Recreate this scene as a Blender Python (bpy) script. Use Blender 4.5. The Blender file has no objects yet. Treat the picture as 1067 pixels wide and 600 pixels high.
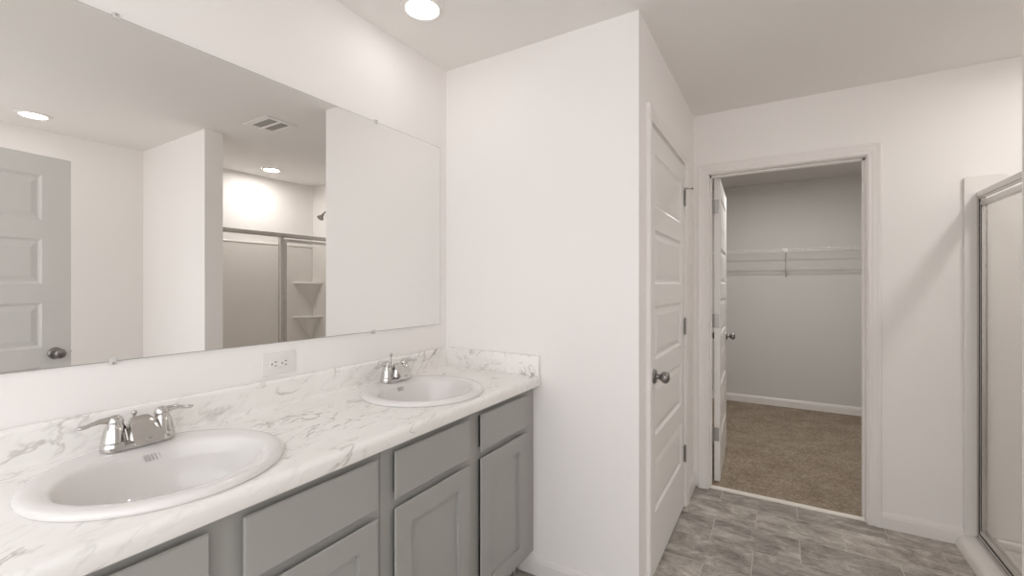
import bpy, bmesh, math, random
from mathutils import Vector, Matrix
random.seed(7)
PI = math.pi
S = bpy.context.scene
COL = S.collection

# ------------------------------------------------------------------ camera, world, exposure
TH = 0.5443
cam_d = bpy.data.cameras.new('camera')
cam_d.sensor_fit = 'HORIZONTAL'
cam_d.sensor_width = 36.0
cam_d.lens = 36.0 * 460.51 / 1067.0
cam_d.shift_y = -2.71 / 1067.0
cam_d.clip_start = 0.02
cam = bpy.data.objects.new('camera', cam_d)
cam.location = (1.4871, 0.0, 1.3244)
cam.rotation_euler = (PI / 2, 0, TH)
COL.objects.link(cam)
S.camera = cam

W = bpy.data.worlds.new('daylight')
S.world = W
W.use_nodes = True
bg = W.node_tree.nodes['Background']
bg.inputs[0].default_value = (0.985, 0.985, 1.0, 1)
bg.inputs[1].default_value = 2.12

S.view_settings.view_transform = 'Standard'
S.view_settings.look = 'None'
S.view_settings.gamma = 1.0
S.view_settings.use_curve_mapping = False
S.view_settings.exposure = 0.0
try:
    S.cycles.max_bounces = 16
    S.cycles.diffuse_bounces = 12
    S.cycles.glossy_bounces = 8
    S.cycles.transmission_bounces = 12
    S.cycles.caustics_reflective = True
    S.cycles.sample_clamp_indirect = 30
    S.cycles.use_denoising = True
except Exception:
    pass

LAMP_BATH = 16      # radiance of the lit recessed lenses
LAMP_SIDE = 16
LAMP_SHOWER = 160
LAMP_CLOSET = 355
LAMP_TINT = (1.0, 0.975, 0.945, 1)

# ------------------------------------------------------------------ room numbers (metres)
H = 2.44
YF = 1.796      # wall facing the vanity end
XB = 1.0        # side of the linen closet
YK = 3.125      # back wall
YC0 = 3.24      # closet side of the back wall
YC = 5.62       # closet back wall
XR = 3.067      # right wall
YS1, YS2 = 1.56, 1.68   # stub wall beside the shower
XS = 2.03

# ------------------------------------------------------------------ materials
def M(name, color=(.8, .8, .8), rough=.5, metal=0.0, spec=.5):
    m = bpy.data.materials.new(name)
    m.use_nodes = True
    b = m.node_tree.nodes['Principled BSDF']
    b.inputs['Base Color'].default_value = (*color, 1)
    b.inputs['Roughness'].default_value = rough
    b.inputs['Metallic'].default_value = metal
    b.inputs['Specular IOR Level'].default_value = spec
    return m

def nt(m):
    t = m.node_tree
    return t, t.nodes['Principled BSDF']

def add(t, kind, **kw):
    n = t.nodes.new(kind)
    for k, v in kw.items():
        setattr(n, k, v)
    return n

def math_node(t, op, a, b=None, c=None, clamp=False):
    n = t.nodes.new('ShaderNodeMath'); n.operation = op; n.use_clamp = clamp
    for i, v in enumerate((a, b, c)):
        if v is None: continue
        if isinstance(v, (int, float)): n.inputs[i].default_value = v
        else: t.links.new(v, n.inputs[i])
    return n.outputs[0]

def noise(t, vec, scale, detail=4, rough=.55, dist=0.0):
    n = t.nodes.new('ShaderNodeTexNoise')
    n.inputs['Scale'].default_value = scale
    n.inputs['Detail'].default_value = detail
    n.inputs['Roughness'].default_value = rough
    n.inputs['Distortion'].default_value = dist
    if vec is not None: t.links.new(vec, n.inputs['Vector'])
    return n

def mapping(t, vec, loc=(0, 0, 0), rot=(0, 0, 0), scale=(1, 1, 1)):
    n = t.nodes.new('ShaderNodeMapping')
    n.inputs['Location'].default_value = loc
    n.inputs['Rotation'].default_value = rot
    n.inputs['Scale'].default_value = scale
    t.links.new(vec, n.inputs['Vector'])
    return n.outputs[0]

def objcoord(t):
    return t.nodes.new('ShaderNodeTexCoord').outputs['Object']

def ramp(t, fac, stops, interp='LINEAR'):
    n = t.nodes.new('ShaderNodeValToRGB')
    n.color_ramp.interpolation = interp
    el = n.color_ramp.elements
    while len(el) < len(stops): el.new(0.5)
    for e, (p, c) in zip(el, stops):
        e.position = p; e.color = (*c, 1)
    t.links.new(fac, n.inputs[0])
    return n.outputs[0]

def mix(t, fac, a, b):
    n = t.nodes.new('ShaderNodeMix'); n.data_type = 'RGBA'
    for v, i in ((fac, 0), (a, 6), (b, 7)):
        if isinstance(v, (int, float)): n.inputs[i].default_value = v
        elif isinstance(v, tuple): n.inputs[i].default_value = (*v, 1)
        else: t.links.new(v, n.inputs[i])
    return n.outputs[2]

def bump(t, b, h, strength, dist=.002):
    n = t.nodes.new('ShaderNodeBump')
    n.inputs['Strength'].default_value = strength
    n.inputs['Distance'].default_value = dist
    t.links.new(h, n.inputs['Height'])
    t.links.new(n.outputs[0], b.inputs['Normal'])

def paint(name, col, rough=.6, grain=.08, scale=260):
    m = M(name, col, rough, spec=.3)
    t, b = nt(m)
    bump(t, b, noise(t, objcoord(t), scale, 3).outputs[0], grain, .001)
    return m

wall_m = paint('warm_white_wall_paint', (.890, .866, .850), .55)
ceil_m = paint('flat_ceiling_paint', (.85, .832, .815), .9, .12, 180)
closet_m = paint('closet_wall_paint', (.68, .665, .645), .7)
trim_m = paint('white_trim_enamel', (.84, .81, .79), .32, .02, 120)
door_m = paint('white_door_enamel', (.82, .80, .78), .38, .05, 90)
entry_m = paint('daylight_cast_door_enamel', (.77, .77, .755), .38, .05, 90)  # cool grey cast of the daylight on this door is put into its colour
cab_m = paint('grey_cabinet_lacquer', (.375, .370, .350), .42, .02, 90)
toe_m = M('toe_kick_grey', (.16, .16, .155), .6)
seam_m = M('seam_shadow_grey', (.05, .05, .05), .8)
chrome_m = M('polished_chrome', (.60, .585, .565), .08, 1.0)
nickel_m = M('satin_nickel', (.40, .385, .37), .42, 1.0)
pewter_m = M('dark_pewter', (.30, .285, .275), .30, 1.0)
alum_m = M('brushed_aluminium', (.62, .60, .575), .26, 1.0)
gasket_m = M('dark_gasket', (.05, .047, .045), .5)
china_m = M('white_vitreous_china', (.77, .75, .735), .08, spec=.6)
surround_m = M('white_fibreglass', (.84, .815, .79), .22)
plastic_m = M('white_plastic', (.80, .775, .76), .35)
slot_m = M('outlet_slot_black', (.02, .02, .02), .6)
wire_m = M('white_vinyl_wire', (.80, .78, .75), .4)
grille2_m = M('vent_louvre_grey', (.52, .505, .485), .6)
grille_m = M('grille_grey', (.30, .285, .27), .6)
strip_m = M('pale_carpet_strip', (.80, .76, .70), .4)
rubber_m = M('white_rubber', (.75, .74, .72), .6)

mirror_m = M('silvered_mirror', (.88, .875, .86), .0, 1.0)

def glass_mat():
    m = bpy.data.materials.new('clear_shower_glass')
    m.use_nodes = True
    t = m.node_tree
    out = t.nodes['Material Output']
    tr = add(t, 'ShaderNodeBsdfTransparent'); tr.inputs[0].default_value = (.965, .962, .955, 1)
    gl = add(t, 'ShaderNodeBsdfGlossy'); gl.inputs['Roughness'].default_value = .02
    fr = add(t, 'ShaderNodeFresnel'); fr.inputs[0].default_value = 1.45
    mx = add(t, 'ShaderNodeMixShader')
    geo = add(t, 'ShaderNodeNewGeometry')
    t.links.new(math_node(t, 'MULTIPLY', fr.outputs[0], math_node(t, 'SUBTRACT', 1.0, geo.outputs['Backfacing'])), mx.inputs[0]); t.links.new(tr.outputs[0], mx.inputs[1]); t.links.new(gl.outputs[0], mx.inputs[2])
    t.links.new(mx.outputs[0], out.inputs['Surface'])
    return m
glass_m = glass_mat()
clip_m = M('clear_plastic_clip', (.66, .65, .63), .2)
edge_m = M('mirror_edge_grey', (.33, .33, .32), .3)
overflow_m = M('overflow_grey', (.50, .485, .47), .5)

def lamp_mat(name, power, tint=LAMP_TINT):
    m = bpy.data.materials.new(name); m.use_nodes = True
    t = m.node_tree
    e = add(t, 'ShaderNodeEmission'); e.inputs[0].default_value = tint; e.inputs[1].default_value = power
    t.links.new(e.outputs[0], t.nodes['Material Output'].inputs['Surface'])
    return m
lens_m = lamp_mat('lit_lens_bath', LAMP_BATH)
lens_side_m = lamp_mat('lit_lens_side', LAMP_SIDE)
lens_shower_m = lamp_mat('lit_lens_shower', LAMP_SHOWER)
lens_closet_m = lamp_mat('lit_lens_closet', LAMP_CLOSET)

def marble():
    m = M('white_marble_laminate', (.82, .80, .775), .24, spec=.4)
    t, b = nt(m)
    co = objcoord(t)
    d = Vector((-.36, 1, .52)).normalized()
    a = d.cross(Vector((0, 0, 1))).normalized()
    c = a.cross(d)
    def dot(v):
        n = t.nodes.new('ShaderNodeVectorMath'); n.operation = 'DOT_PRODUCT'
        t.links.new(co, n.inputs[0]); n.inputs[1].default_value = v
        return n.outputs['Value']
    pa, pd, pc = dot(a), dot(d), dot(c)
    def stretched(k, along, seed):
        n = t.nodes.new('ShaderNodeCombineXYZ')
        for v, i, s_ in ((pa, 0, k), (pd, 1, k * along), (pc, 2, k)):
            t.links.new(math_node(t, 'MULTIPLY_ADD', v, s_, seed[i]), n.inputs[i])
        return n.outputs[0]
    def vein(k, along, width, seed, det=3, dist=.35):
        n = noise(t, stretched(k, along, seed), 1.0, det, .55, dist).outputs[0]
        q = math_node(t, 'ABSOLUTE', math_node(t, 'SUBTRACT', n, .5))
        return math_node(t, 'SUBTRACT', 1.0, math_node(t, 'DIVIDE', q, width, clamp=True), clamp=True)
    def patch(scale, lo, hi, seed):
        n = noise(t, stretched(scale, .45, seed), 1.0, 2).outputs[0]
        r = t.nodes.new('ShaderNodeMapRange'); t.links.new(n, r.inputs[0])
        r.inputs[1].default_value = lo; r.inputs[2].default_value = hi
        return r.outputs[0]
    v1 = math_node(t, 'MULTIPLY', vein(11, .20, .020, (1.3, .2, .7), 4, .5), patch(11, .47, .64, (3, 1, 2)))
    v2 = math_node(t, 'MULTIPLY', vein(30, .16, .045, (5.1, 2.2, .1), 2, .3), patch(15, .45, .68, (9, 4, 1)))
    v3 = math_node(t, 'MULTIPLY', vein(7, .22, .016, (8, 3.2, 1), 5, .8), patch(7, .50, .60, (2, 7, 5)))
    tot = math_node(t, 'ADD', math_node(t, 'MULTIPLY', v1, .55),
                    math_node(t, 'ADD', math_node(t, 'MULTIPLY', v2, .26), math_node(t, 'MULTIPLY', v3, .70)), clamp=True)
    cloud = ramp(t, noise(t, co, 3.5, 3).outputs[0], [(.35, (.86, .84, .815)), (.65, (.90, .885, .865))])
    t.links.new(mix(t, tot, cloud, (.36, .335, .31)), b.inputs['Base Color'])
    return m
marble_m = marble()

def tile_floor():
    m = M('grey_slate_vinyl_tile', (.3, .28, .26), .42, spec=.35)
    t, b = nt(m)
    co = objcoord(t)
    mp = mapping(t, co, loc=(-1.175, -2.275, 0))
    br = add(t, 'ShaderNodeTexBrick')
    br.offset = .5; br.offset_frequency = 2; br.squash = 1
    t.links.new(mp, br.inputs['Vector'])
    br.inputs['Color1'].default_value = (0, 0, 0, 1); br.inputs['Color2'].default_value = (1, 1, 1, 1)
    br.inputs['Mortar'].default_value = (.5, .5, .5, 1)
    br.inputs['Scale'].default_value = 1.0
    br.inputs['Mortar Size'].default_value = .0018
    br.inputs['Mortar Smooth'].default_value = .3
    br.inputs['Bias'].default_value = 0
    br.inputs['Brick Width'].default_value = .40
    br.inputs['Row Height'].default_value = .235
    # per-tile offset of the slate figure
    sep = add(t, 'ShaderNodeSeparateColor'); t.links.new(br.outputs['Color'], sep.inputs[0])
    off = add(t, 'ShaderNodeCombineXYZ'); 
    t.links.new(math_node(t, 'MULTIPLY', sep.outputs[0], 9.0), off.inputs[2])
    va = add(t, 'ShaderNodeVectorMath'); va.operation = 'ADD'
    t.links.new(co, va.inputs[0]); t.links.new(off.outputs[0], va.inputs[1])
    st = mapping(t, va.outputs[0], rot=(0, 0, math.radians(12)), scale=(.62, 1.15, 1))
    warp = noise(t, st, 5, 3).outputs['Color']
    wv = add(t, 'ShaderNodeVectorMath'); wv.operation = 'MULTIPLY_ADD'
    t.links.new(warp, wv.inputs[0]); wv.inputs[1].default_value = (.16, .16, .16); t.links.new(st, wv.inputs[2])
    n1 = noise(t, wv.outputs[0], 9, 9, .68, .4).outputs[0]
    n2 = noise(t, wv.outputs[0], 34, 6, .72, .6).outputs[0]
    n3 = noise(t, va.outputs[0], 170, 2, .6).outputs[0]
    s = math_node(t, 'ADD', math_node(t, 'MULTIPLY', n1, .56), math_node(t, 'ADD', math_node(t, 'MULTIPLY', n2, .32), math_node(t, 'MULTIPLY', n3, .12)))
    c = ramp(t, s, [(.36, (.145, .127, .110)), (.45, (.300, .270, .240)), (.53, (.430, .395, .358)), (.62, (.66, .62, .575))])
    tint = math_node(t, 'MULTIPLY_ADD', sep.outputs[0], .34, .78)
    mul = add(t, 'ShaderNodeVectorMath'); mul.operation = 'SCALE'
    t.links.new(c, mul.inputs[0]); t.links.new(tint, mul.inputs['Scale'])
    c2 = mix(t, math_node(t, 'MULTIPLY', br.outputs['Fac'], .9), mul.outputs[0], (.58, .55, .51))
    t.links.new(c2, b.inputs['Base Color'])
    bump(t, b, s, .25, .003)
    return m
tile_m = tile_floor()

def carpet():
    m = M('tan_speckled_carpet', (.32, .26, .2), .95, spec=.1)
    t, b = nt(m)
    co = objcoord(t)
    n = noise(t, co, 140, 3, .7).outputs[0]
    n2 = noise(t, co, 45, 4, .7).outputs[0]
    n3 = noise(t, co, 5, 3, .5).outputs[0]
    s = math_node(t, 'ADD', math_node(t, 'MULTIPLY', n, .5), math_node(t, 'ADD', math_node(t, 'MULTIPLY', n2, .35), math_node(t, 'MULTIPLY', n3, .15)))
    c = ramp(t, s, [(.34, (.155, .115, .08)), (.5, (.325, .265, .205)), (.64, (.56, .48, .39))])
    t.links.new(c, b.inputs['Base Color'])
    bump(t, b, s, 1.0, .012)
    return m
carpet_m = carpet()
carpet_light_m = M('pale_carpet', (.55, .50, .44), .95, spec=.1)

# ------------------------------------------------------------------ mesh helpers
def box(bm, x0, x1, y0, y1, z0, z1, bev=0.0, seg=2):
    r = bmesh.ops.create_cube(bm, size=1.0)
    vs = r['verts']
    for v in vs:
        v.co = Vector((x0 + (v.co.x + .5) * (x1 - x0), y0 + (v.co.y + .5) * (y1 - y0), z0 + (v.co.z + .5) * (z1 - z0)))
    if bev > 0:
        es = set(e for v in vs for e in v.link_edges)
        bmesh.ops.bevel(bm, geom=list(es), offset=bev, segments=seg, affect='EDGES', profile=.5)
    return bm

def frame_axes(d):
    d = d.normalized()
    up = Vector((0, 0, 1)) if abs(d.z) < .95 else Vector((1, 0, 0))
    a = d.cross(up).normalized()
    return a, a.cross(d).normalized()

def tube(bm, pts, radii, n=12, cap=True, flat=None):
    """swept tube along pts; radii one per point or a number; flat = (sx, sy) squash"""
    pts = [Vector(p) for p in pts]
    if isinstance(radii, (int, float)): radii = [radii] * len(pts)
    rings = []
    for i, p in enumerate(pts):
        d = (pts[min(i + 1, len(pts) - 1)] - pts[max(i - 1, 0)])
        a, b = frame_axes(d)
        sx, sy = flat[i] if flat else (1, 1)
        rings.append([bm.verts.new(p + (a * math.cos(2 * PI * k / n) * sx + b * math.sin(2 * PI * k / n) * sy) * radii[i]) for k in range(n)])
    for r0, r1 in zip(rings, rings[1:]):
        for k in range(n):
            bm.faces.new((r0[k], r0[(k + 1) % n], r1[(k + 1) % n], r1[k]))
    if cap:
        bm.faces.new(rings[0][::-1]); bm.faces.new(rings[-1])
    return bm

def lathe(bm, prof, n=32, mat=Matrix.Identity(4)):
    """prof = [(r, z)] turned about local z then moved by mat; ends with r = 0 are closed to a point"""
    rings = []
    for r, z in prof:
        if r < 1e-6:
            rings.append([bm.verts.new(mat @ Vector((0, 0, z)))])
        else:
            rings.append([bm.verts.new(mat @ Vector((r * math.cos(2 * PI * k / n), r * math.sin(2 * PI * k / n), z))) for k in range(n)])
    for a, b in zip(rings, rings[1:]):
        for k in range(n):
            k2 = (k + 1) % n
            if len(a) == 1 and len(b) == 1: continue
            if len(a) == 1: bm.faces.new((a[0], b[k2], b[k]))
            elif len(b) == 1: bm.faces.new((a[k], a[k2], b[0]))
            else: bm.faces.new((a[k], a[k2], b[k2], b[k]))
    return bm

def loft(bm, rings, cap0=False, cap1=False):
    R = [[bm.verts.new(p) for p in r] for r in rings]
    n = len(R[0])
    for a, b in zip(R, R[1:]):
        for k in range(n):
            bm.faces.new((a[k], a[(k + 1) % n], b[(k + 1) % n], b[k]))
    if cap0: bm.faces.new(R[0][::-1])
    if cap1: bm.faces.new(R[-1])
    return bm

def extrude_profile(bm, prof, to3d, s0, s1):
    """prof: closed list of 2-D points, extruded from s0 to s1; to3d(u, v, s)"""
    a = [bm.verts.new(to3d(u, v, s0)) for u, v in prof]
    b = [bm.verts.new(to3d(u, v, s1)) for u, v in prof]
    n = len(prof)
    for k in range(n):
        bm.faces.new((a[k], a[(k + 1) % n], b[(k + 1) % n], b[k]))
    bm.faces.new(a[::-1]); bm.faces.new(b)
    return bm

def obj(name, bm, mat, parent=None, smooth=False, loc=None):
    bmesh.ops.recalc_face_normals(bm, faces=bm.faces[:])
    me = bpy.data.meshes.new(name)
    bm.to_mesh(me); bm.free()
    me.materials.append(mat)
    if smooth:
        me.polygons.foreach_set('use_smooth', [True] * len(me.polygons))
        try:
            me.set_sharp_from_angle(angle=math.radians(smooth if smooth is not True else 40))
        except Exception:
            pass
    o = bpy.data.objects.new(name, me)
    COL.objects.link(o)
    if parent is not None: o.parent = parent
    if loc is not None: o.location = loc
    return o

def nb(): return bmesh.new()

def tag(o, label, cat, group=None, kind=None):
    o['label'] = label; o['category'] = cat
    if group: o['group'] = group
    if kind: o['kind'] = kind
    return o

def thing(name, label, cat, loc=(0, 0, 0), rotz=0.0, group=None, kind=None):
    o = bpy.data.objects.new(name, None)
    o.empty_display_size = .05
    COL.objects.link(o)
    o.location = loc; o.rotation_euler = (0, 0, rotz)
    return tag(o, label, cat, group, kind)

def struct(name, bm, mat, label, cat, smooth=False):
    return tag(obj(name, bm, mat, None, smooth), label, cat, None, 'structure')

def sbox(name, mat, dims, label, cat):
    return struct(name, box(nb(), *dims), mat, label, cat)

def dup(root, loc, label, rotz=None):
    r = root.copy(); COL.objects.link(r); r.location = loc; r['label'] = label
    if rotz is not None: r.rotation_euler = (0, 0, rotz)
    for ch in list(root.children):
        c = ch.copy(); COL.objects.link(c); c.parent = r
        for g in list(ch.children):
            d = g.copy(); COL.objects.link(d); d.parent = c
    return r

# ------------------------------------------------------------------ room shell
T = .115
sbox('floor', tile_m, (-.12, 3.19, -.57, 3.15, -.05, 0), 'grey slate-look tile floor of the bathroom', 'floor')
sbox('floor_closet', carpet_m, (-.12, 2.92, 3.15, 5.74, -.05, .012), 'tan speckled carpet covering the closet floor', 'carpet')
sbox('floor_bedroom_added', carpet_light_m, (-1.5, 4.6, -3.6, -.57, -.05, 0), 'unseen pale carpet floor added behind the viewer to block light from below', 'carpet')  # unseen floor, added to keep world light from coming in below the horizon
sbox('ceiling', ceil_m, (-.12, 3.19, -.57, YC0 - .005, H, H + .06), 'flat off-white bathroom ceiling', 'ceiling')
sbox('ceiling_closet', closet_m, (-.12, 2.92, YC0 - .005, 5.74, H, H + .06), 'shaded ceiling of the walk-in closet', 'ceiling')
sbox('wall_left', wall_m, (-.12, 0, -.57, YK, 0, H), 'long white wall behind the big mirror', 'wall')
sbox('wall_facing', wall_m, (0, XB - T, YF, YF + T, 0, H), 'white wall at the far end of the vanity', 'wall')

# linen closet side wall with a door opening (Y 1.977 .. 2.797)
LD0, LD1, LDH = 1.977, 2.797, 2.042
b = nb()
box(b, XB - T, XB, YF, LD0 - .018, 0, H)
box(b, XB - T, XB, LD1 + .018, YK, 0, H)
box(b, XB - T, XB, LD0 - .018, LD1 + .018, LDH + .018, H)
struct('wall_linen', b, wall_m, 'narrow white wall that holds the closed linen closet door', 'wall')

# back wall with closet opening
CD0, CD1, CDH = 1.094, 1.900, 2.045
b = nb()
box(b, -.12, CD0 - .018, YK, YC0, 0, H)
box(b, CD1 + .018, 3.19, YK, YC0, 0, H)
box(b, CD0 - .018, CD1 + .018, YK, YC0, CDH + .018, H)
struct('wall_back', b, wall_m, 'white back wall around the walk-in closet doorway', 'wall')
sbox('wall_right', wall_m, (XR, 3.19, .30, YK, 0, H), 'far white wall seen only in the mirror', 'wall')
sbox('wall_stub', wall_m, (XS, XR, YS1, YS2, 0, H), 'short white partition between the room and the shower', 'wall')
# entry side, behind the camera
b = nb()
box(b, 1.93, 2.05, -.20, -.05, 0, H)
struct('wall_entry', b, wall_m, 'white wall return that carries the open entry door', 'wall')
# closet room
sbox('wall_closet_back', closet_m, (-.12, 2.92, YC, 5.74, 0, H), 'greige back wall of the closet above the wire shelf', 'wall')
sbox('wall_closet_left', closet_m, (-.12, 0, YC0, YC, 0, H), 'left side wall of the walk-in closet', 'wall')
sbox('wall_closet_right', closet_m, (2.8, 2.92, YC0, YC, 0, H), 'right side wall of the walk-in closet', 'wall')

# ------------------------------------------------------------------ trim: baseboards, casings, jambs
BB = [(0, 0), (.014, 0), (.014, .060), (.012, .066), (.0105, .074), (.006, .080), (.004, .085), (0, .085)]
def baseboard(name, p0, p1, nrm, label, z=0.0, mat=trim_m):
    p0 = Vector((*p0, z)); p1 = Vector((*p1, z)); n = Vector((*nrm, 0))
    b = nb()
    extrude_profile(b, BB, lambda u, v, s: p0.lerp(p1, s) + n * u + Vector((0, 0, v)), 0, 1)
    return struct(name, b, mat, label, 'baseboard')
baseboard('baseboard_facing', (.44, YF), (XB, YF), (0, -1), 'white baseboard right of the vanity under the facing wall')
baseboard('baseboard_linen_near', (XB, YF - .014), (XB, 1.917), (1, 0), 'short baseboard on the near side of the linen door')
baseboard('baseboard_linen_far', (XB, 2.860), (XB, YK), (1, 0), 'short baseboard between linen door casing and room corner')
baseboard('baseboard_back', (1.966, YK), (2.290, YK), (0, -1), 'white baseboard between closet doorway and shower')
baseboard('baseboard_right', (XR, .30), (XR, YS1), (-1, 0), 'white baseboard on the right wall behind the entry door')
baseboard('baseboard_stub', (XS, YS1), (XR, YS1), (0, -1), 'white baseboard along the partition by the shower')
baseboard('baseboard_closet_back', (0, YC), (2.8, YC), (0, -1), 'white baseboard above the carpet at the closet back', .012)
baseboard('baseboard_closet_left', (0, YC0), (0, YC), (1, 0), 'white baseboard along the left closet wall', .012)
baseboard('baseboard_closet_right', (2.8, YC0), (2.8, YC), (-1, 0), 'white baseboard along the right closet wall', .012)

CAS = [(0, 0), (0, .009), (.006, .0115), (.012, .0100), (.018, .0100), (.024, .0125), (.040, .0140), (.048, .0165), (.056, .0175), (.060, .0150), (.060, 0)]
def casing(name, s0, s1, h, place, label, drop=0.0):
    """door casing: place(s, z, d) -> world point, d outward from the wall"""
    b = nb()
    path = [lambda o: (s0 - o, drop), lambda o: (s0 - o, h + o), lambda o: (s1 + o, h + o), lambda o: (s1 + o, drop)]
    rings = [[place(*f(o), d) for o, d in CAS] for f in path]
    loft(b, rings, True, True)
    return struct(name, b, trim_m, label, 'door trim')
casing('trim_closet', CD0 - .005, CD1 + .005, CDH + .005, lambda s, z, d: Vector((s, YK - d, z)), 'white moulded casing framing the open closet doorway')
casing('trim_linen', LD0 - .002, LD1 + .006, LDH + .004, lambda s, z, d: Vector((XB + d, s, z)), 'white casing around the closed linen closet door')
casing('trim_closet_inside', CD0 - .005, CD1 + .005, CDH + .005, lambda s, z, d: Vector((s, YC0 + d, z)), 'casing on the closet side of the doorway', .012)

def jamb(name, dims_list, label):
    b = nb()
    for d in dims_list: box(b, *d)
    return struct(name, b, trim_m, label, 'door jamb')
J = .001
jamb('trim_jamb_closet', [(CD0 - .018, CD0, YK - .0005, YC0 + .0005, 0, CDH), (CD1, CD1 + .018, YK - .0005, YC0 + .0005, 0, CDH),
                          (CD0 - .018, CD1 + .018, YK - .0005, YC0 + .0005, CDH, CDH + .018),
                          (CD0, CD0 + .011, YK + .045, YK + .078, 0, CDH), (CD1 - .011, CD1, YK + .045, YK + .078, 0, CDH), (CD0, CD1, YK + .045, YK + .078, CDH - .011, CDH)],
     'white jamb with stops lining the closet doorway')
jamb('trim_jamb_linen', [(XB - T, XB + .0005, LD0 - .018, LD0, 0, LDH), (XB - T, XB + .0005, LD1, LD1 + .018, 0, LDH), (XB - T, XB + .0005, LD0 - .018, LD1 + .018, LDH, LDH + .018),
                         (XB - .075, XB - .040, LD0, LD0 + .011, 0, LDH), (XB - .075, XB - .040, LD1 - .011, LD1, 0, LDH), (XB - .075, XB - .040, LD0, LD1, LDH - .011, LDH)],
     'white jamb with stops lining the linen doorway')
# carpet-to-tile strip
b = nb()
extrude_profile(b, [(3.142, 0), (3.142, .005), (3.150, .0125), (3.164, .0145), (3.164, 0)], lambda u, v, s: Vector((s, u, v)), CD0, CD1)
struct('trim_threshold', b, strip_m, 'pale strip where the closet carpet meets the tile', 'threshold')

# ------------------------------------------------------------------ five-panel doors
def door_slab(w, h, t, stile, top=.11, rail=.105, pan=.245, n=5):
    """slab in local x 0..w, y 0..t (faces at y=0 and y=t), z 0..h, raised panels on both faces"""
    b = nb()
    zs = [0]; z = h - top
    cells = []
    for k in range(n):
        cells.append((z - pan, z)); z -= pan + rail
    cells = cells[::-1]
    x0, x1 = stile, w - stile
    def face(y, s):
        # s = +1 : inside of the slab is towards +y
        def q(*p): b.faces.new([b.verts.new(v) for v in p])
        P = lambda x, z, d=0: Vector((x, y + s * d, z))
        q(P(0, 0), P(x0, 0), P(x0, h), P(0, h))
        q(P(x1, 0), P(w, 0), P(w, h), P(x1, h))
        zc = 0
        for a, c in cells:
            q(P(x0, zc), P(x1, zc), P(x1, a), P(x0, a))
            steps = [(0, 0), (.003, .0035), (.012, .0085), (.017, .0085), (.042, .0025), (.046, .0022)]
            for (i0, d0), (i1, d1) in zip(steps, steps[1:]):
                A = [P(x0 + i0, a + i0, d0), P(x1 - i0, a + i0, d0), P(x1 - i0, c - i0, d0), P(x0 + i0, c - i0, d0)]
                B = [P(x0 + i1, a + i1, d1), P(x1 - i1, a + i1, d1), P(x1 - i1, c - i1, d1), P(x0 + i1, c - i1, d1)]
                for k in range(4):
                    q(A[k], A[(k + 1) % 4], B[(k + 1) % 4], B[k])
            i, d = steps[-1]
            q(P(x0 + i, a + i, d), P(x1 - i, a + i, d), P(x1 - i, c - i, d), P(x0 + i, c - i, d))
            zc = c
        q(P(x0, zc), P(x1, zc), P(x1, h), P(x0, h))
    face(0, 1); face(t, -1)
    V = Vector
    for quad in ([(0, 0, 0), (0, t, 0), (0, t, h), (0, 0, h)], [(w, 0, 0), (w, t, 0), (w, t, h), (w, 0, h)],
                 [(0, 0, 0), (w, 0, 0), (w, t, 0), (0, t, 0)], [(0, 0, h), (w, 0, h), (w, t, h), (0, t, h)]):
        b.faces.new([b.verts.new(V(p)) for p in quad])
    bmesh.ops.remove_doubles(b, verts=b.verts[:], dist=1e-5)
    return b

def knob_bm(oval=1.0):
    b = nb()
    lathe(b, [(0, 0), (.033, 0), (.033, .003), (.030, .008), (.022, .011), (.013, .013), (.0115, .022), (.012, .028),
              (.017, .032), (.024, .039), (.0275, .048), (.0265, .057), (.021, .064), (.012, .068), (0, .0695)], 28)
    return b

def make_knob(parent, x, z, y, outward, mat, name='door_knob'):
    o = obj(name, knob_bm(), mat, parent, 50)
    o.location = (x, y, z)
    o.rotation_euler = (PI / 2 if outward < 0 else -PI / 2, 0, 0)
    return o

def hinge_bm(h=.092):
    b = nb()
    tube(b, [(0, 0, 0), (0, 0, h)], .0065, 12)
    for z in (-.004, h):
        tube(b, [(0, 0, z), (0, 0, z + .004)], [.005, .005], 10)
    return b

HZ = [.265, 1.025, 1.79]

def hinge_leaf(b, x0, x1, y0, y1, z0, z1):
    box(b, x0, x1, y0, y1, z0, z1, .0008, 1)

# closed linen door: local x along +Y of the room, face y = 0 must look to +X  -> rotate so local x -> +Y, local y -> -X
b = door_slab(.810, 2.028, .035, .095)
linen = tag(obj('door_linen', b, door_m, None), 'closed white five-panel linen closet door with pewter knob', 'door', None, 'structure')
linen.location = (XB - .001, LD0 + .004, .010)
linen.rotation_euler = (0, 0, PI / 2)
make_knob(linen, .070, .902, 0, -1, pewter_m)
for k, z in enumerate(HZ):
    b = hinge_bm()
    bmesh.ops.translate(b, verts=b.verts[:], vec=Vector((.8125, -.0075, z)))
    hinge_leaf(b, .795, .812, -.0015, .0008, z, z + .092)
    hg = obj('hinge', b, nickel_m, linen, 40)
    if k == 2:
        b = nb()
        tube(b, [(.8125, -.0075, z + .098), (.8125, -.0075, z + .106)], .008, 12)
        tube(b, [(.8125, -.0075, z + .102), (.830, -.040, z + .102)], .0035, 8)
        tube(b, [(.830, -.040, z + .102), (.834, -.047, z + .102)], .007, 10)
        tube(b, [(.8125, -.0075, z + .102), (.795, -.020, z + .102)], .0035, 8)
        st = obj('hinge_stop', b, chrome_m, hg, 40)

# open closet door
b = door_slab(.800, 2.025, .035, .095)
cl = tag(obj('door_closet', b, door_m, None), 'white five-panel closet door standing open into the closet', 'door', None, 'structure')
cl.location = (1.1115, YC0 + .004, .016)
cl.rotation_euler = (0, 0, PI / 2 + math.radians(2.6))
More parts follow.
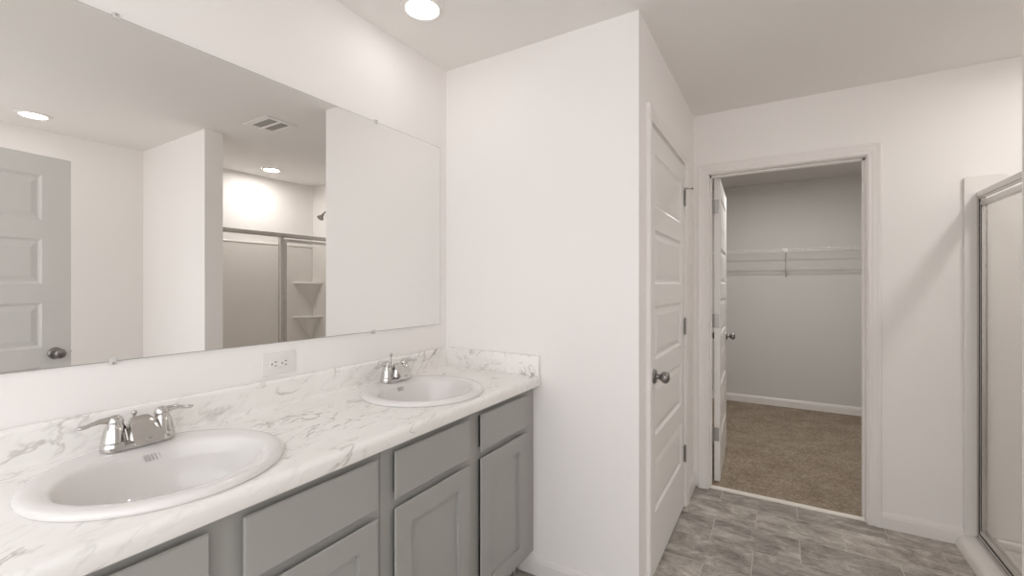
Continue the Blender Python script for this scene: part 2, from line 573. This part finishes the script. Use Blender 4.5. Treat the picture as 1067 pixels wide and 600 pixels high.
# local -y side faces +X of the room;  slab spans local y 0..0.035 -> towards -X ; shift so that it lies at x 1.112..1.147
cl.location = (1.1475, YC0 + .004, .016)
make_knob(cl, .735, .897, 0, -1, pewter_m)
make_knob(cl, .735, .897, .035, 1, pewter_m)
for z in HZ:
    b = nb()
    hinge_leaf(b, -.0018, .0006, .006, .0345, z, z + .092)
    tube(b, [(.001, .0425, z), (.001, .0425, z + .092)], .0065, 12)
    for zz in (.016, .046, .076):
        lathe(b, [(.0035, 0), (.0035, .0012), (0, .0014)], 10, Matrix.Translation((-.0018, .020 + (.006 if zz == .046 else 0), z + zz)) @ Matrix.Rotation(PI / 2, 4, 'X').inverted() @ Matrix.Rotation(PI, 4, 'X') if False else Matrix.Translation((-.0018, .020 + (.006 if zz == .046 else 0), z + zz)) @ Matrix.Rotation(-PI / 2, 4, 'Y'))
    obj('hinge', b, nickel_m, cl, 40)

# entry door standing open behind the camera, seen in the mirror
b = door_slab(.910, 2.028, .035, .125)
en = tag(obj('door_entry', b, entry_m, None), 'open five-panel entry door reflected in the mirror, daylight cast in its colour', 'door', None, 'structure')
ang = math.atan2(.277, .054)           # from the hinge towards the free edge
en.rotation_euler = (0, 0, ang + PI)   # local x runs from the free edge back to the hinge
en.location = (2.012, .861, .010)
make_knob(en, .070, .935, 0, -1, pewter_m)
make_knob(en, .070, .935, .035, 1, pewter_m)
b = nb(); box(b, -.0012, .0005, .005, .030, .89, .98); lathe(b, [(.006, 0), (.006, .009), (.003, .011), (0, .011)], 10, Matrix.Translation((0, .0175, .935)) @ Matrix.Rotation(-PI / 2, 4, 'Y'))
obj('latch', b, nickel_m, en, 40)
for z in HZ:
    b = nb(); tube(b, [(.912, .0425, z), (.912, .0425, z + .092)], .0065, 12)
    obj('hinge', b, nickel_m, en, 40)

# ------------------------------------------------------------------ mirror
MY0, MY1, MZ0, MZ1 = -.09, 1.737, 1.1285, 2.0245
mir = thing('wall_mirror', 'large frameless mirror on the wall over both sinks', 'mirror', (0, (MY0 + MY1) / 2, MZ0))
o = obj('mirror_glass', box(nb(), .0060, .0068, MY0 - (MY0 + MY1) / 2, MY1 - (MY0 + MY1) / 2, 0, MZ1 - MZ0), mirror_m, mir)
obj('backing', box(nb(), .0006, .0058, MY0 - (MY0 + MY1) / 2 - .0016, MY1 - (MY0 + MY1) / 2 + .0016, -.0016, MZ1 - MZ0 + .0016), edge_m, mir)
def clip(y, up):
    b = nb()
    z = (MZ1 - MZ0) if up else 0
    s = 1 if up else -1
    w = .0075
    zz = sorted((z - s * .007, z + s * .010))
    box(b, .0070, .0090, y - w, y + w, *zz, .0012, 2)
    zz = sorted((z + s * .0025, z + s * .010))
    box(b, .0005, .0078, y - w, y + w, *zz, .0008, 1)
    c = obj('mirror_clip', b, clip_m, mir)
    c['label'] = 'clear plastic mirror clip'
    b = nb()
    lathe(b, [(.0030, 0), (.0030, .001), (.002, .0018), (0, .0020)], 12, Matrix.Translation((.0089, y, z + s * .0055)) @ Matrix.Rotation(PI / 2, 4, 'Y'))
    obj('screw', b, nickel_m, c, 40)
yc = (MY0 + MY1) / 2
for y, up in ((.452, True), (1.321, True), (.445, False), (1.306, False)):
    clip(y - yc, up)

# ------------------------------------------------------------------ vanity cabinets
FX, DX = .516, .538        # face frame plane, door plane
def shaker(b, y0, y1, z0, z1, x0, x1, st=.064):
    """shaker door between x0 (back) and x1 (front)"""
    yi0, yi1, zi0, zi1 = y0 + st, y1 - st, z0 + st, z1 - st
    rec = .012; bv = .0035; cut = .016
    def ring(y0, y1, z0, z1, x): return [Vector((x, y0, z0)), Vector((x, y1, z0)), Vector((x, y1, z1)), Vector((x, y0, z1))]
    rings = [ring(y0 + cut, y1 - cut, z0 + cut, z1 - cut, x0), ring(y0, y1, z0, z1, x1 - bv - .003), ring(y0, y1, z0, z1, x1 - bv), ring(y0 + bv, y1 - bv, z0 + bv, z1 - bv, x1),
             ring(yi0, yi1, zi0, zi1, x1), ring(yi0 + .0008, yi1 - .0008, zi0 + .0008, zi1 - .0008, x1 - rec)]
    return loft(b, rings, True, True)

def drawer_front(b, y0, y1, z0, z1, x0, x1):
    bv = .0035; cut = .016
    def ring(y0, y1, z0, z1, x): return [Vector((x, y0, z0)), Vector((x, y1, z0)), Vector((x, y1, z1)), Vector((x, y0, z1))]
    return loft(b, [ring(y0 + cut, y1 - cut, z0 + cut, z1 - cut, x0), ring(y0, y1, z0, z1, x1 - bv - .003), ring(y0, y1, z0, z1, x1 - bv), ring(y0 + bv * .8, y1 - bv * .8, z0 + bv * .8, z1 - bv * .8, x1)], True, True)

ZT = .868
def cabinet(name, label, y0, y1, cols, filler=None):
    t = thing(name, label, 'cabinet', (0, (y0 + y1) / 2, 0), 0, 'grey vanity cabinets under the counter')
    yo = (y0 + y1) / 2
    L = lambda y: y - yo
    b = nb()
    th = .016
    # carcass: two sides with a toe notch, bottom, back, toe board
    for ya, yb in ((y0 + .0005, y0 + th), (y1 - th, y1 - .0005)):
        prof = [(.004, 0), (.450, 0), (.450, .105), (FX - .019, .105), (FX - .019, ZT - .001), (.004, ZT - .001)]
        extrude_profile(b, prof, lambda u, v, s: Vector((u, L(s), v)), ya, yb)
    box(b, .004, FX - .02, L(y0 + th), L(y1 - th), .105, .121)
    box(b, .004, .010, L(y0 + th), L(y1 - th), .121, ZT - .001)
    obj('carcass', b, cab_m, t)
    b = nb(); box(b, .436, .449, L(y0 + th), L(y1 - th), 0, .104)
    obj('toe_kick', b, toe_m, t)
    # face frame with openings
    b = nb()
    xa, xb = FX - .019, FX
    ys = [y0 + .0008] + [v for c in cols for v in (c[0] + .012, c[1] - .012)] + [(filler or y1) - .0008]
    for k in range(0, len(ys), 2):
        box(b, xa, xb, L(ys[k]), L(ys[k + 1]), .105, ZT - .001, .0008, 1)
    for c in cols:
        ya, yb = L(c[0] + .0115), L(c[1] - .0115)
        for z0, z1 in ((.105, .150), (.668, .715), (.832, ZT - .001)):
            box(b, xa, xb - .0002, ya, yb, z0, z1)
    obj('face_frame', b, cab_m, t)
    for c in cols:
        b = nb(); drawer_front(b, L(c[0]), L(c[1]), .704, .842, FX + .004, DX)
        obj('drawer_front', b, cab_m, t)
        b = nb(); shaker(b, L(c[0]), L(c[1]), .137, .678, FX + .004, DX)
        obj('door', b, cab_m, t)
    return t
YA0, YA1, YB0 = .880, 1.744, -.020
cabinet('vanity_cabinet', 'grey two-door vanity cabinet under the far sink beside the facing wall', YA0, YA1, [(.919, 1.279), (1.349, 1.699)], filler=YF - .0015)
cabinet('vanity_cabinet', 'grey two-door vanity cabinet under the near sink in the foreground', YB0, YA0, [(.074, .432), (.497, .855)])

# ------------------------------------------------------------------ countertop
CX = .560
SINKS = [(.306, .450), (.304, 1.290)]
ct = thing('countertop', 'long white marbled countertop with rolled front edge over the grey cabinets', 'countertop', (0, (YF - .03) / 2, ZT))
co_y = (YF - .03) / 2
z1 = .913; z0 = ZT + .0005
prof = [(.002, z0)]
prof += [(CX - .006, z0), (CX - .002, z0 + .003), (CX, z0 + .008)]
for k in range(9):
    a = PI / 2 * k / 8
    prof.append((CX - .016 + .016 * math.cos(a), z1 - .016 + .016 * math.sin(a)))
prof += [(.40, z1), (.20, z1), (.031, z1)]
for k in range(1, 6):       # cove up to the splash
    a = PI / 2 * k / 5
    prof.append((.031 - .010 * math.sin(a), z1 + .010 - .010 * math.cos(a)))
prof += [(.021, .990)]
for k in range(1, 7):
    a = PI / 2 * k / 6
    prof.append((.021 - .012 + .012 * math.cos(a), .991 + .012 * math.sin(a)))
prof += [(.002, 1.003)]
b = nb()
extrude_profile(b, prof, lambda u, v, s: Vector((u, s - co_y, v - ZT)), YB0 - .012, YF - .0215)
top = obj('worktop', b, marble_m, ct, 30)
# cut the two sink openings
cuts = []
for sx, sy in SINKS:
    b = nb()
    lathe(b, [(0, -.1), (.212, -.1), (.212, .03), (0, .03)], 64, Matrix.Translation((sx, sy - co_y, z1 - ZT)))
    c = obj('cut', b, marble_m); c.location = ct.location
    md = top.modifiers.new('cut', 'BOOLEAN'); md.operation = 'DIFFERENCE'; md.solver = 'EXACT'; md.object = c
    cuts.append(c)
bpy.context.view_layer.update()
dg = bpy.context.evaluated_depsgraph_get()
me2 = bpy.data.meshes.new_from_object(top.evaluated_get(dg))
top.modifiers.clear()
top.data = me2
me2.name = 'worktop'
for c in cuts: bpy.data.objects.remove(c, do_unlink=True)
# side splash against the facing wall
b = nb()
box(b, .0025, .552, YF - .0212 - co_y, YF - .0012 - co_y, 0.0008, 1.003 - ZT, .0025, 2)
obj('side_splash', b, marble_m, ct, 30)

# ------------------------------------------------------------------ sinks
def ell(xc, a, b, z, n=72):
    """ellipse ring: b along x, a along y"""
    return [Vector((xc + b * math.cos(2 * PI * k / n), a * math.sin(2 * PI * k / n), z)) for k in range(n)]
def make_sink(label):
    t = thing('drop_in_sink', label, 'sink', (0, 0, 0), 0, 'round white drop-in sinks')
    R = .2345
    rings = [ell(0, R - .018, R - .018, -.004), ell(0, R - .003, R - .003, .0006), ell(0, R, R, .004), ell(0, R - .001, R - .001, .009), ell(0, R - .005, R - .005, .0135),
             ell(0, R - .012, R - .012, .0165), ell(0.001, R - .022, R - .022, .0172), ell(.003, .2025, .199, .0155),
             ell(.012, .1955, .178, .0135), ell(.015, .1905, .171, .011), ell(.016, .1855, .166, .005), ell(.016, .182, .162, -.004),
             ell(.015, .176, .156, -.030), ell(.012, .166, .146, -.065), ell(.008, .150, .130, -.098), ell(.003, .122, .106, -.124),
             ell(-.002, .085, .076, -.138), ell(-.005, .045, .042, -.145), ell(-.006, .024, .024, -.147)]
    b = nb(); loft(b, rings, False, False)
    # hidden underside of the bowl
    under = [ell(0, R - .018, R - .018, -.004), ell(.010, .197, .180, -.012), ell(.012, .180, .160, -.070), ell(.008, .165, .145, -.105), ell(.003, .130, .115, -.134), ell(-.006, .026, .026, -.158), ell(-.006, .024, .024, -.147)]
    loft(b, under, False, False)
    bmesh.ops.remove_doubles(b, verts=b.verts[:], dist=1e-5)
    body = obj('basin', b, china_m, t, 60)
    b = nb()
    lathe(b, [(.0285, .0005), (.029, .003), (.025, .0045), (.020, .003), (.019, -.004), (0, -.004)], 28, Matrix.Translation((-.006, 0, -.147)))
    lathe(b, [(0, .009), (.014, .008), (.0165, .005), (.0165, .003), (0, .003)], 24, Matrix.Translation((-.006, 0, -.147)))
    obj('drain', b, chrome_m, t, 40)
    # overflow grille just below the rim at the back
    b = nb()
    for k in range(6):
        y = .0080 + .0075 * k
        tube(b, [(-.1440, y - .002, -.004), (-.1405, y + .003, -.019)], [.0018, .0018], 8)
    obj('overflow', b, overflow_m, t, 40)
    return t
sk = make_sink('round white drop-in sink with chrome faucet nearest the viewer')
sk.location = (SINKS[0][0], SINKS[0][1], .913)
dup(sk, (SINKS[1][0], SINKS[1][1], .913), 'round white drop-in sink at the far end beside the facing wall')

# ------------------------------------------------------------------ faucets (local: x forward, y along the wall)
def make_faucet(label):
    t = thing('faucet', label, 'faucet', (0, 0, 0), 0, 'chrome two-handle faucets')
    # base plate: long rounded bar
    def stad(hx, hy, z, n=10):
        pts = []
        for s in (1, -1):
            for k in range(n + 1):
                a = -PI / 2 * 0 + PI * k / n
                pts.append(Vector((s * hx * math.cos(a), s * (hy - hx + hx * math.sin(a)), z)))
        return pts
    b = nb()
    loft(b, [stad(.0265, .075, 0), stad(.027, .0755, .004), stad(.0265, .075, .013), stad(.0245, .073, .018), stad(.021, .0695, .020)], True, True)
    obj('base_plate', b, chrome_m, t, 35)
    for s in (-1, 1):
        b = nb()
        lathe(b, [(.0265, .018), (.0268, .022), (.0255, .026), (.0245, .034), (.0215, .048), (.0175, .058), (.0155, .062), (.0165, .066), (.0165, .070), (.0135, .077), (.0075, .082), (0, .0835)], 28,
              Matrix.Translation((0, s * .047, 0)))
        h = obj('handle', b, chrome_m, t, 50)
        b = nb()
        y = s * .047
        tube(b, [(0, y - s * .004, .070), (.001, y + s * .012, .073), (.002, y + s * .030, .074), (.003, y + s * .042, .072), (.004, y + s * .053, .069), (.004, y + s * .064, .068), (.004, y + s * .070, .069)],
             [.008, .0088, .0066, .0055, .0058, .0062, .0030], 12, flat=[(1, 1), (1, 1), (1.05, .9), (1.15, .8), (1.25, .75), (1.25, .75), (1.1, .8)])
        obj('lever', b, chrome_m, h, 50)
    # spout: wide flattened neck sweeping forward and down
    b = nb()
    def sec(x, z, w, hgt, tilt, n=20):
        pts = []
        for k in range(n):
            a = 2 * PI * k / n
            c, s_ = math.cos(a), math.sin(a)
            u = math.copysign(abs(c) ** .6, c) * w
            v = math.copysign(abs(s_) ** .7, s_) * hgt
            pts.append(Vector((x - math.sin(tilt) * v, u, z + math.cos(tilt) * v)))
        return pts
    path = [(-0.0216, 0.018, 0.02, 0.016, -0.9), (-0.0184, 0.038, 0.0205, 0.016, -0.7), (-0.0088, 0.054, 0.0215, 0.013, -0.3), (0.0040, 0.061, 0.0235, 0.0105, 0.05), (0.0184, 0.058, 0.0255, 0.0095, 0.35), (0.0360, 0.046, 0.028, 0.0085, 0.55), (0.0520, 0.032, 0.03, 0.0075, 0.65), (0.0616, 0.022, 0.0305, 0.0065, 0.8), (0.0648, 0.017, 0.0295, 0.004, 1)]
    loft(b, [sec(*p) for p in path], True, True)
    # skirt joining spout to the plate
    loft(b, [[Vector((.004 + .030 * math.cos(2 * PI * k / 24), .032 * math.sin(2 * PI * k / 24), .017)) for k in range(24)],
             [Vector((.006 + .027 * math.cos(2 * PI * k / 24), .029 * math.sin(2 * PI * k / 24), .032)) for k in range(24)],
             [Vector((.010 + .020 * math.cos(2 * PI * k / 24), .023 * math.sin(2 * PI * k / 24), .050)) for k in range(24)]], True, True)
    sp = obj('spout', b, chrome_m, t, 45)
    b = nb()
    tube(b, [(.050, 0, .026), (.052, 0, .010)], [.0105, .0100], 18)
    obj('aerator', b, nickel_m, sp, 40)
    b = nb()
    tube(b, [(-.029, 0, .012), (-.030, 0, .070)], .0028, 10)
    lathe(b, [(.0028, .064), (.0040, .067), (.0055, .070), (.0068, .0735), (.006, .077), (.003, .079), (0, .0795)], 14, Matrix.Translation((-.030, 0, 0)))
    obj('lift_rod', b, chrome_m, t, 45)
    return t
fc = make_faucet('chrome two-handle faucet on the near sink')
fc.location = (.117, .463, .9290)
f2 = dup(fc, (.115, 1.330, .9290), 'chrome two-handle faucet on the far sink, its lift rod pulled up')
for ch in f2.children:
    if ch.name.startswith('lift_rod'): ch.location.z += .030

# ------------------------------------------------------------------ wall outlet
ot = thing('wall_outlet', 'white horizontal outlet plate on the wall under the mirror', 'outlet', (0, .892, 1.055))
b = nb(); box(b, .0005, .006, -.060, .060, -.0385, .0385, .0022, 3)
obj('face_plate', b, plastic_m, ot, 30)
b = nb(); box(b, .004, .0075, -.0335, .0335, -.0168, .0168, .001, 2)
dv = obj('receptacle', b, plastic_m, ot, 30)
b = nb()
for s in (-1, 1):
    box(b, .0062, .0085, -.0035, .0035, s * .006 - .003 + (.004 if s > 0 else -.004), s * .006 + .003 + (.004 if s > 0 else -.004), .0006, 1)
bt = obj('test_button', b, plastic_m, dv, 30)
b = nb()
for yy in (-.021, .015):
    lathe(b, [(0, 0), (.0026, 0), (.0026, .0004), (0, .0004)], 12, Matrix.Translation((.0075, yy - .006, 0)) @ Matrix.Rotation(PI / 2, 4, 'Y'))
    for zz in (-.0064, .0064):
        box(b, .0072, .0079, yy + .003, yy + .0115, zz - .0012, zz + .0012)
obj('slot', b, slot_m, dv)
for yy in (-.0485, .0485):
    b = nb()
    lathe(b, [(.003, 0), (.003, .0006), (.002, .0012), (0, .0014)], 12, Matrix.Translation((.0058, yy, 0)) @ Matrix.Rotation(PI / 2, 4, 'Y'))
    obj('screw', b, plastic_m, ot, 30)

# ------------------------------------------------------------------ recessed lights
def make_light(name, label, loc, mat, r=.064, group='recessed ceiling lights'):
    t = thing(name, label, 'ceiling light', loc, 0, group)
    b = nb()
    lathe(b, [(r + .001, -.0005), (r + .001, -.006), (r + .004, -.009), (r + .012, -.009), (r + .022, -.005), (r + .024, -.0005)], 48)
    obj('trim_ring', b, trim_m, t, 40)
    b = nb()
    lathe(b, [(r, -.003), (r - .002, -.0058), (0, -.0066)], 48)
    obj('lens', b, mat, t, 50)
    return t
make_light('recessed_light', 'lit recessed light in the ceiling over the far sink', (.259, 1.333, H), lens_m)
make_light('recessed_light', 'lit recessed light reflected at the left in the mirror above the entry door', (2.702, .852, H), lens_side_m)
make_light('recessed_light', 'lit recessed light over the shower seen small in the mirror', (2.720, 2.446, H), lens_shower_m)
make_light('recessed_light', 'round closet ceiling light hidden above the closet door head', (1.50, 4.25, H), lens_closet_m, .07, 'closet lights')

# ------------------------------------------------------------------ exhaust vent
vt = thing('exhaust_vent', 'square white ceiling exhaust vent seen in the mirror', 'vent', (1.545, 1.755, H))
b = nb()
hx, hy = .145, .110
def rect(a, c, z): return [Vector((-a, -c, z)), Vector((a, -c, z)), Vector((a, c, z)), Vector((-a, c, z))]
loft(b, [rect(hx, hy, -.0005), rect(hx, hy, -.0035), rect(hx - .006, hy - .006, -.0065), rect(hx - .040, hy - .036, -.0065), rect(hx - .042, hy - .038, -.002)], False, False)
box(b, -(hx - .041), hx - .041, -.011, .011, -.0064, -.0022)
obj('frame', b, plastic_m, vt)
b = nb(); box(b, -(hx - .043), hx - .043, -(hy - .039), hy - .039, -.0022, -.0006)
obj('backing', b, slot_m, vt)
b = nb()
for k in range(13):
    x = -.090 + .015 * k
    for s in (-1, 1):
        ya_, yb_ = sorted((s * .0115, s * (hy - .039)))
        box(b, x - .0030, x + .0030, ya_, yb_, -.0058, -.0023)
obj('grille', b, grille2_m, vt)

# closet ceiling register
rg = thing('ceiling_register', 'dark closet ceiling register peeking under the closet door head', 'vent', (1.52, 4.90, H))
b = nb(); loft(b, [rect(.15, .09, -.0005), rect(.15, .09, -.004), rect(.135, .075, -.010), rect(.115, .055, -.010), rect(.113, .053, -.003)], False, False)
obj('frame', b, grille_m, rg)
b = nb()
for k in range(7):
    y = -.048 + .016 * k
    extrude_profile(b, [(y - .006, -.003), (y + .004, -.009), (y + .006, -.009), (y - .004, -.003)], lambda u, v, s: Vector((s, u, v)), -.113, .113)
obj('louvre', b, grille_m, rg)

# ------------------------------------------------------------------ closet wire shelf
SZ, SY0 = 1.697, 5.310
sh = thing('wire_shelf', 'white wire shelf across the closet back wall', 'shelf', (1.4, YC, SZ))
b = nb()
x0, x1 = .005, 2.795
L = lambda x: x - 1.4
def rod(b, p0, p1, r, n=6): tube(b, [p0, p1], r, n)
yy = lambda y: y - YC
for y, z, r in ((SY0, 0, .0032), (SY0, -.028, .0032), (SY0 + .155, -.005, .0026), (YC - .008, -.002, .0028)):
    rod(b, (L(x0), yy(y), z), (L(x1), yy(y), z), r)
n = 110
for k in range(n + 1):
    x = L(x0 + .006 + (x1 - x0 - .012) * k / n)
    tube(b, [(x, yy(YC - .004), .002), (x, yy(SY0), .002), (x, yy(SY0) - .0035, -.002), (x, yy(SY0) - .0035, -.028)], .0013, 4)
obj('wire_deck', b, wire_m, sh, 60)
for x in (.35, 1.543, 2.55):
    b = nb()
    # rod support from the front lip down to the wall
    tube(b, [(L(x), yy(SY0) - .004, -.004), (L(x), yy(SY0) + .012, -.030), (L(x), yy(YC) - .020, -.272), (L(x), -.004, -.285)], .0055, 8)
    box(b, L(x) - .011, L(x) + .011, yy(SY0) - .009, yy(SY0) + .006, -.034, .005, .002, 1)
    box(b, L(x) - .010, L(x) + .010, -.006, -.0005, -.305, -.262, .002, 1)
    obj('support_brace', b, wire_m, sh, 40)
for x in (.75, 1.17, 1.52, 1.90, 2.25, 2.6):
    b = nb(); box(b, L(x) - .009, L(x) + .009, yy(SY0) - .006, yy(SY0) + .004, -.012, .008, .002, 1)
    obj('lip_clip', b, wire_m, sh)
for x in (.5, .9, 1.3, 1.7, 2.1, 2.5):
    b = nb(); box(b, L(x) - .007, L(x) + .007, -.014, -.0005, -.012, .012, .002, 1)
    obj('wall_clip', b, wire_m, sh)

# ------------------------------------------------------------------ shower stall
XD = 2.3475      # plane of the doors
st = thing('shower_stall', 'white fibreglass shower stall in the alcove at right', 'shower', (2.66, 2.40, 0))
O = Vector((2.66, 2.40, 0))
def P(x, y, z): return Vector((x, y, z)) - O
ya, ybk = YS2 + .0015, YK - .0015
xbk = XR - .0015
# pan with raised threshold
b = nb()
th_prof = [(2.256, .001), (2.262, .030), (2.272, .046), (2.290, .054), (2.312, .058), (2.380, .058), (2.392, .052), (2.404, .040), (2.420, .034), (2.9, .030), (xbk - .02, .034), (xbk - .002, .050), (xbk - .002, .001)]
extrude_profile(b, th_prof, lambda u, v, s: P(u, s, v), ya + .0005, ybk - .0005)
for y0_, y1_ in ((ya + .001, ya + .035), (ybk - .035, ybk - .001)):
    box(b, *(sorted((2.395 - O.x, xbk - .003 - O.x))), y0_ - O.y, y1_ - O.y, .030, .075, .012, 3)
box(b, xbk - .040 - O.x, xbk - .003 - O.x, ya + .001 - O.y, ybk - .001 - O.y, .030, .075, .012, 3)
obj('base_pan', b, surround_m, st, 40)
# surround side panels: front column taller, rounded drop to the back
def side_panel(y0_, y1_, flip):
    b = nb()
    top = [(2.290, .0585), (2.290, 1.868), (2.296, 1.874), (2.415, 1.874)]
    for k in range(1, 8):
        a = PI / 2 * k / 7
        top.append((2.415 + .05 * math.sin(a), 1.824 + .05 * math.cos(a)))
    top += [(2.467, 1.80), (2.478, 1.775), (2.50, 1.766), (xbk - .001, 1.766), (xbk - .001, .0765), (2.40, .0765), (2.40, .0585)]
    extrude_profile(b, top, lambda u, v, s: P(u, s, v), y0_, y1_)
    return b
obj('side_panel', side_panel(ybk - .016, ybk, 0), surround_m, st)
obj('side_panel', side_panel(ya, ya + .016, 1), surround_m, st)
b = nb()
prof = [(xbk - .001, .0765), (xbk - .016, .0765), (xbk - .016, 1.742), (xbk - .022, 1.750), (xbk - .022, 1.760), (xbk - .018, 1.766), (xbk - .001, 1.766)]
extrude_profile(b, prof, lambda u, v, s: P(u, s, v), ya + .017, ybk - .017)
obj('back_panel', b, surround_m, st)
# moulded corner shelves, far corner: quarter slab with a tapering bracket beneath
def corner_shelf(z, rx=.19, ry=.24):
    b = nb()
    cx_, cy_ = xbk - .0165, ybk - .0165
    def tri(sx, sy, z, n=8):
        p = [Vector((cx_, cy_, z)) - O]
        for k in range(n + 1):
            a = PI / 2 * k / n
            # shallow bowed front edge
            f = k / n
            x = cx_ - sx * (1 - f); y = cy_ - sy * f
            bow = .012 * math.sin(PI * f)
            p.append(Vector((x - bow * .8, y - bow * .6, z)) - O)
        return p
    loft(b, [tri(rx - .010, ry - .012, z), tri(rx - .001, ry - .001, z - .006), tri(rx + .002, ry + .002, z - .016), tri(rx - .006, ry - .008, z - .026), tri(rx * .80, ry * .80, z - .032), tri(rx * .05, ry * .05, z - .27)], True, True)
    return b
obj('corner_shelf', corner_shelf(1.362), surround_m, st, 30)
obj('corner_shelf', corner_shelf(.990), surround_m, st, 30)

# enclosure
se = thing('shower_enclosure', 'aluminium framed clear glass shower door and panel on the stall curb', 'shower door', (XD, 2.40, .058))
OE = Vector((XD, 2.40, .058))
def ebox(b, x0, x1, y0, y1, z0, z1, bev=.0015): return box(b, x0 - OE.x, x1 - OE.x, y0 - OE.y, y1 - OE.y, z0 - OE.z, z1 - OE.z, bev, 1)
yA, yB = ya + .0165, ybk - .0165     # between the side panels
HT = 1.792
b = nb()
ebox(b, XD - .016, XD + .018, yA, yB, HT - .030, HT, .003)
ebox(b, XD - .012, XD - .002, yA, yB, HT - .038, HT - .030, .001)
obj('header_rail', b, alum_m, se)
b = nb()
ebox(b, XD - .020, XD + .022, yA, yB, .0585, .070, .002)
ebox(b, XD - .012, XD - .006, yA, yB, .070, .084, .001)
ebox(b, XD + .010, XD + .016, yA, yB, .070, .090, .001)
obj('bottom_track', b, alum_m, se)
for y0_, y1_ in ((yB - .020, yB), (yA, yA + .020)):
    b = nb(); ebox(b, XD - .014, XD + .016, y0_, y1_, .071, HT - .0305, .002)
    obj('wall_jamb', b, alum_m, se)
YP = 2.318
b = nb(); ebox(b, XD - .014, XD + .016, YP - .018, YP + .018, .071, HT - .0305, .002)
obj('post', b, alum_m, se)
# fixed panel
b = nb(); ebox(b, XD - .003, XD + .003, yA + .018, YP - .017, .080, HT - .032, 0)
obj('glass_panel', b, glass_m, se)
# hinged door with its own frame
dA, dB, dZ0, dZ1 = YP + .0215, yB - .0235, .092, HT - .050
b = nb()
fw = .026
ebox(b, XD - .010, XD + .014, dA, dA + fw, dZ0, dZ1, .002)
ebox(b, XD - .010, XD + .014, dB - .022, dB, dZ0, dZ1, .002)
ebox(b, XD - .010, XD + .014, dA + fw, dB - .022, dZ1 - .026, dZ1, .002)
ebox(b, XD - .010, XD + .014, dA + fw, dB - .022, dZ0, dZ0 + .026, .002)
df = obj('door_frame', b, alum_m, se)
b = nb(); ebox(b, XD - .001, XD + .005, dA + fw - .004, dB - .018, dZ0 + .022, dZ1 - .022, 0)
obj('glass_pane', b, glass_m, df)
b = nb()
ebox(b, XD - .0115, XD - .010, dB - .0235, dB - .0205, dZ0 + .02, dZ1 - .02, 0)
ebox(b, XD - .0120, XD - .006, yB - .0235, yB - .0200, .090, HT - .035, 0)
ebox(b, XD - .006, XD + .010, yA, yB, .0705, .0716, 0)
obj('gasket', b, gasket_m, df)
b = nb()
tube(b, [(XD - .010 - OE.x, dA + .013 - OE.y, .95 - OE.z), (XD - .045 - OE.x, dA + .013 - OE.y, .95 - OE.z), (XD - .045 - OE.x, dA + .013 - OE.y, 1.09 - OE.z), (XD - .010 - OE.x, dA + .013 - OE.y, 1.09 - OE.z)], .006, 10)
# shower head on the back wall
hd = thing('wall_shower', 'small chrome shower head on a bent arm above the stall', 'shower head', (2.72, YK, 2.11))
b.free()
b = nb(); lathe(b, [(0, 0), (.030, 0), (.029, .004), (.020, .010), (.011, .012), (0, .012)], 24, Matrix.Rotation(PI / 2, 4, 'X'))
obj('wall_flange', b, nickel_m, hd, 40)
b = nb(); tube(b, [(0, -.002, 0), (0, -.035, .010), (0, -.070, .012), (0, -.098, -.002), (0, -.118, -.026)], .0085, 12)
obj('arm', b, nickel_m, hd, 50)
b = nb()
mt = Matrix.Translation((0, -.114, -.022)) @ Matrix.Rotation(math.radians(180 - 38), 4, 'X')
lathe(b, [(0, 0), (.012, 0), (.014, .010), (.012, .018), (.018, .026), (.033, .050), (.036, .058), (.034, .062), (0, .062)], 28, mt)
obj('spray_head', b, pewter_m, hd, 40)
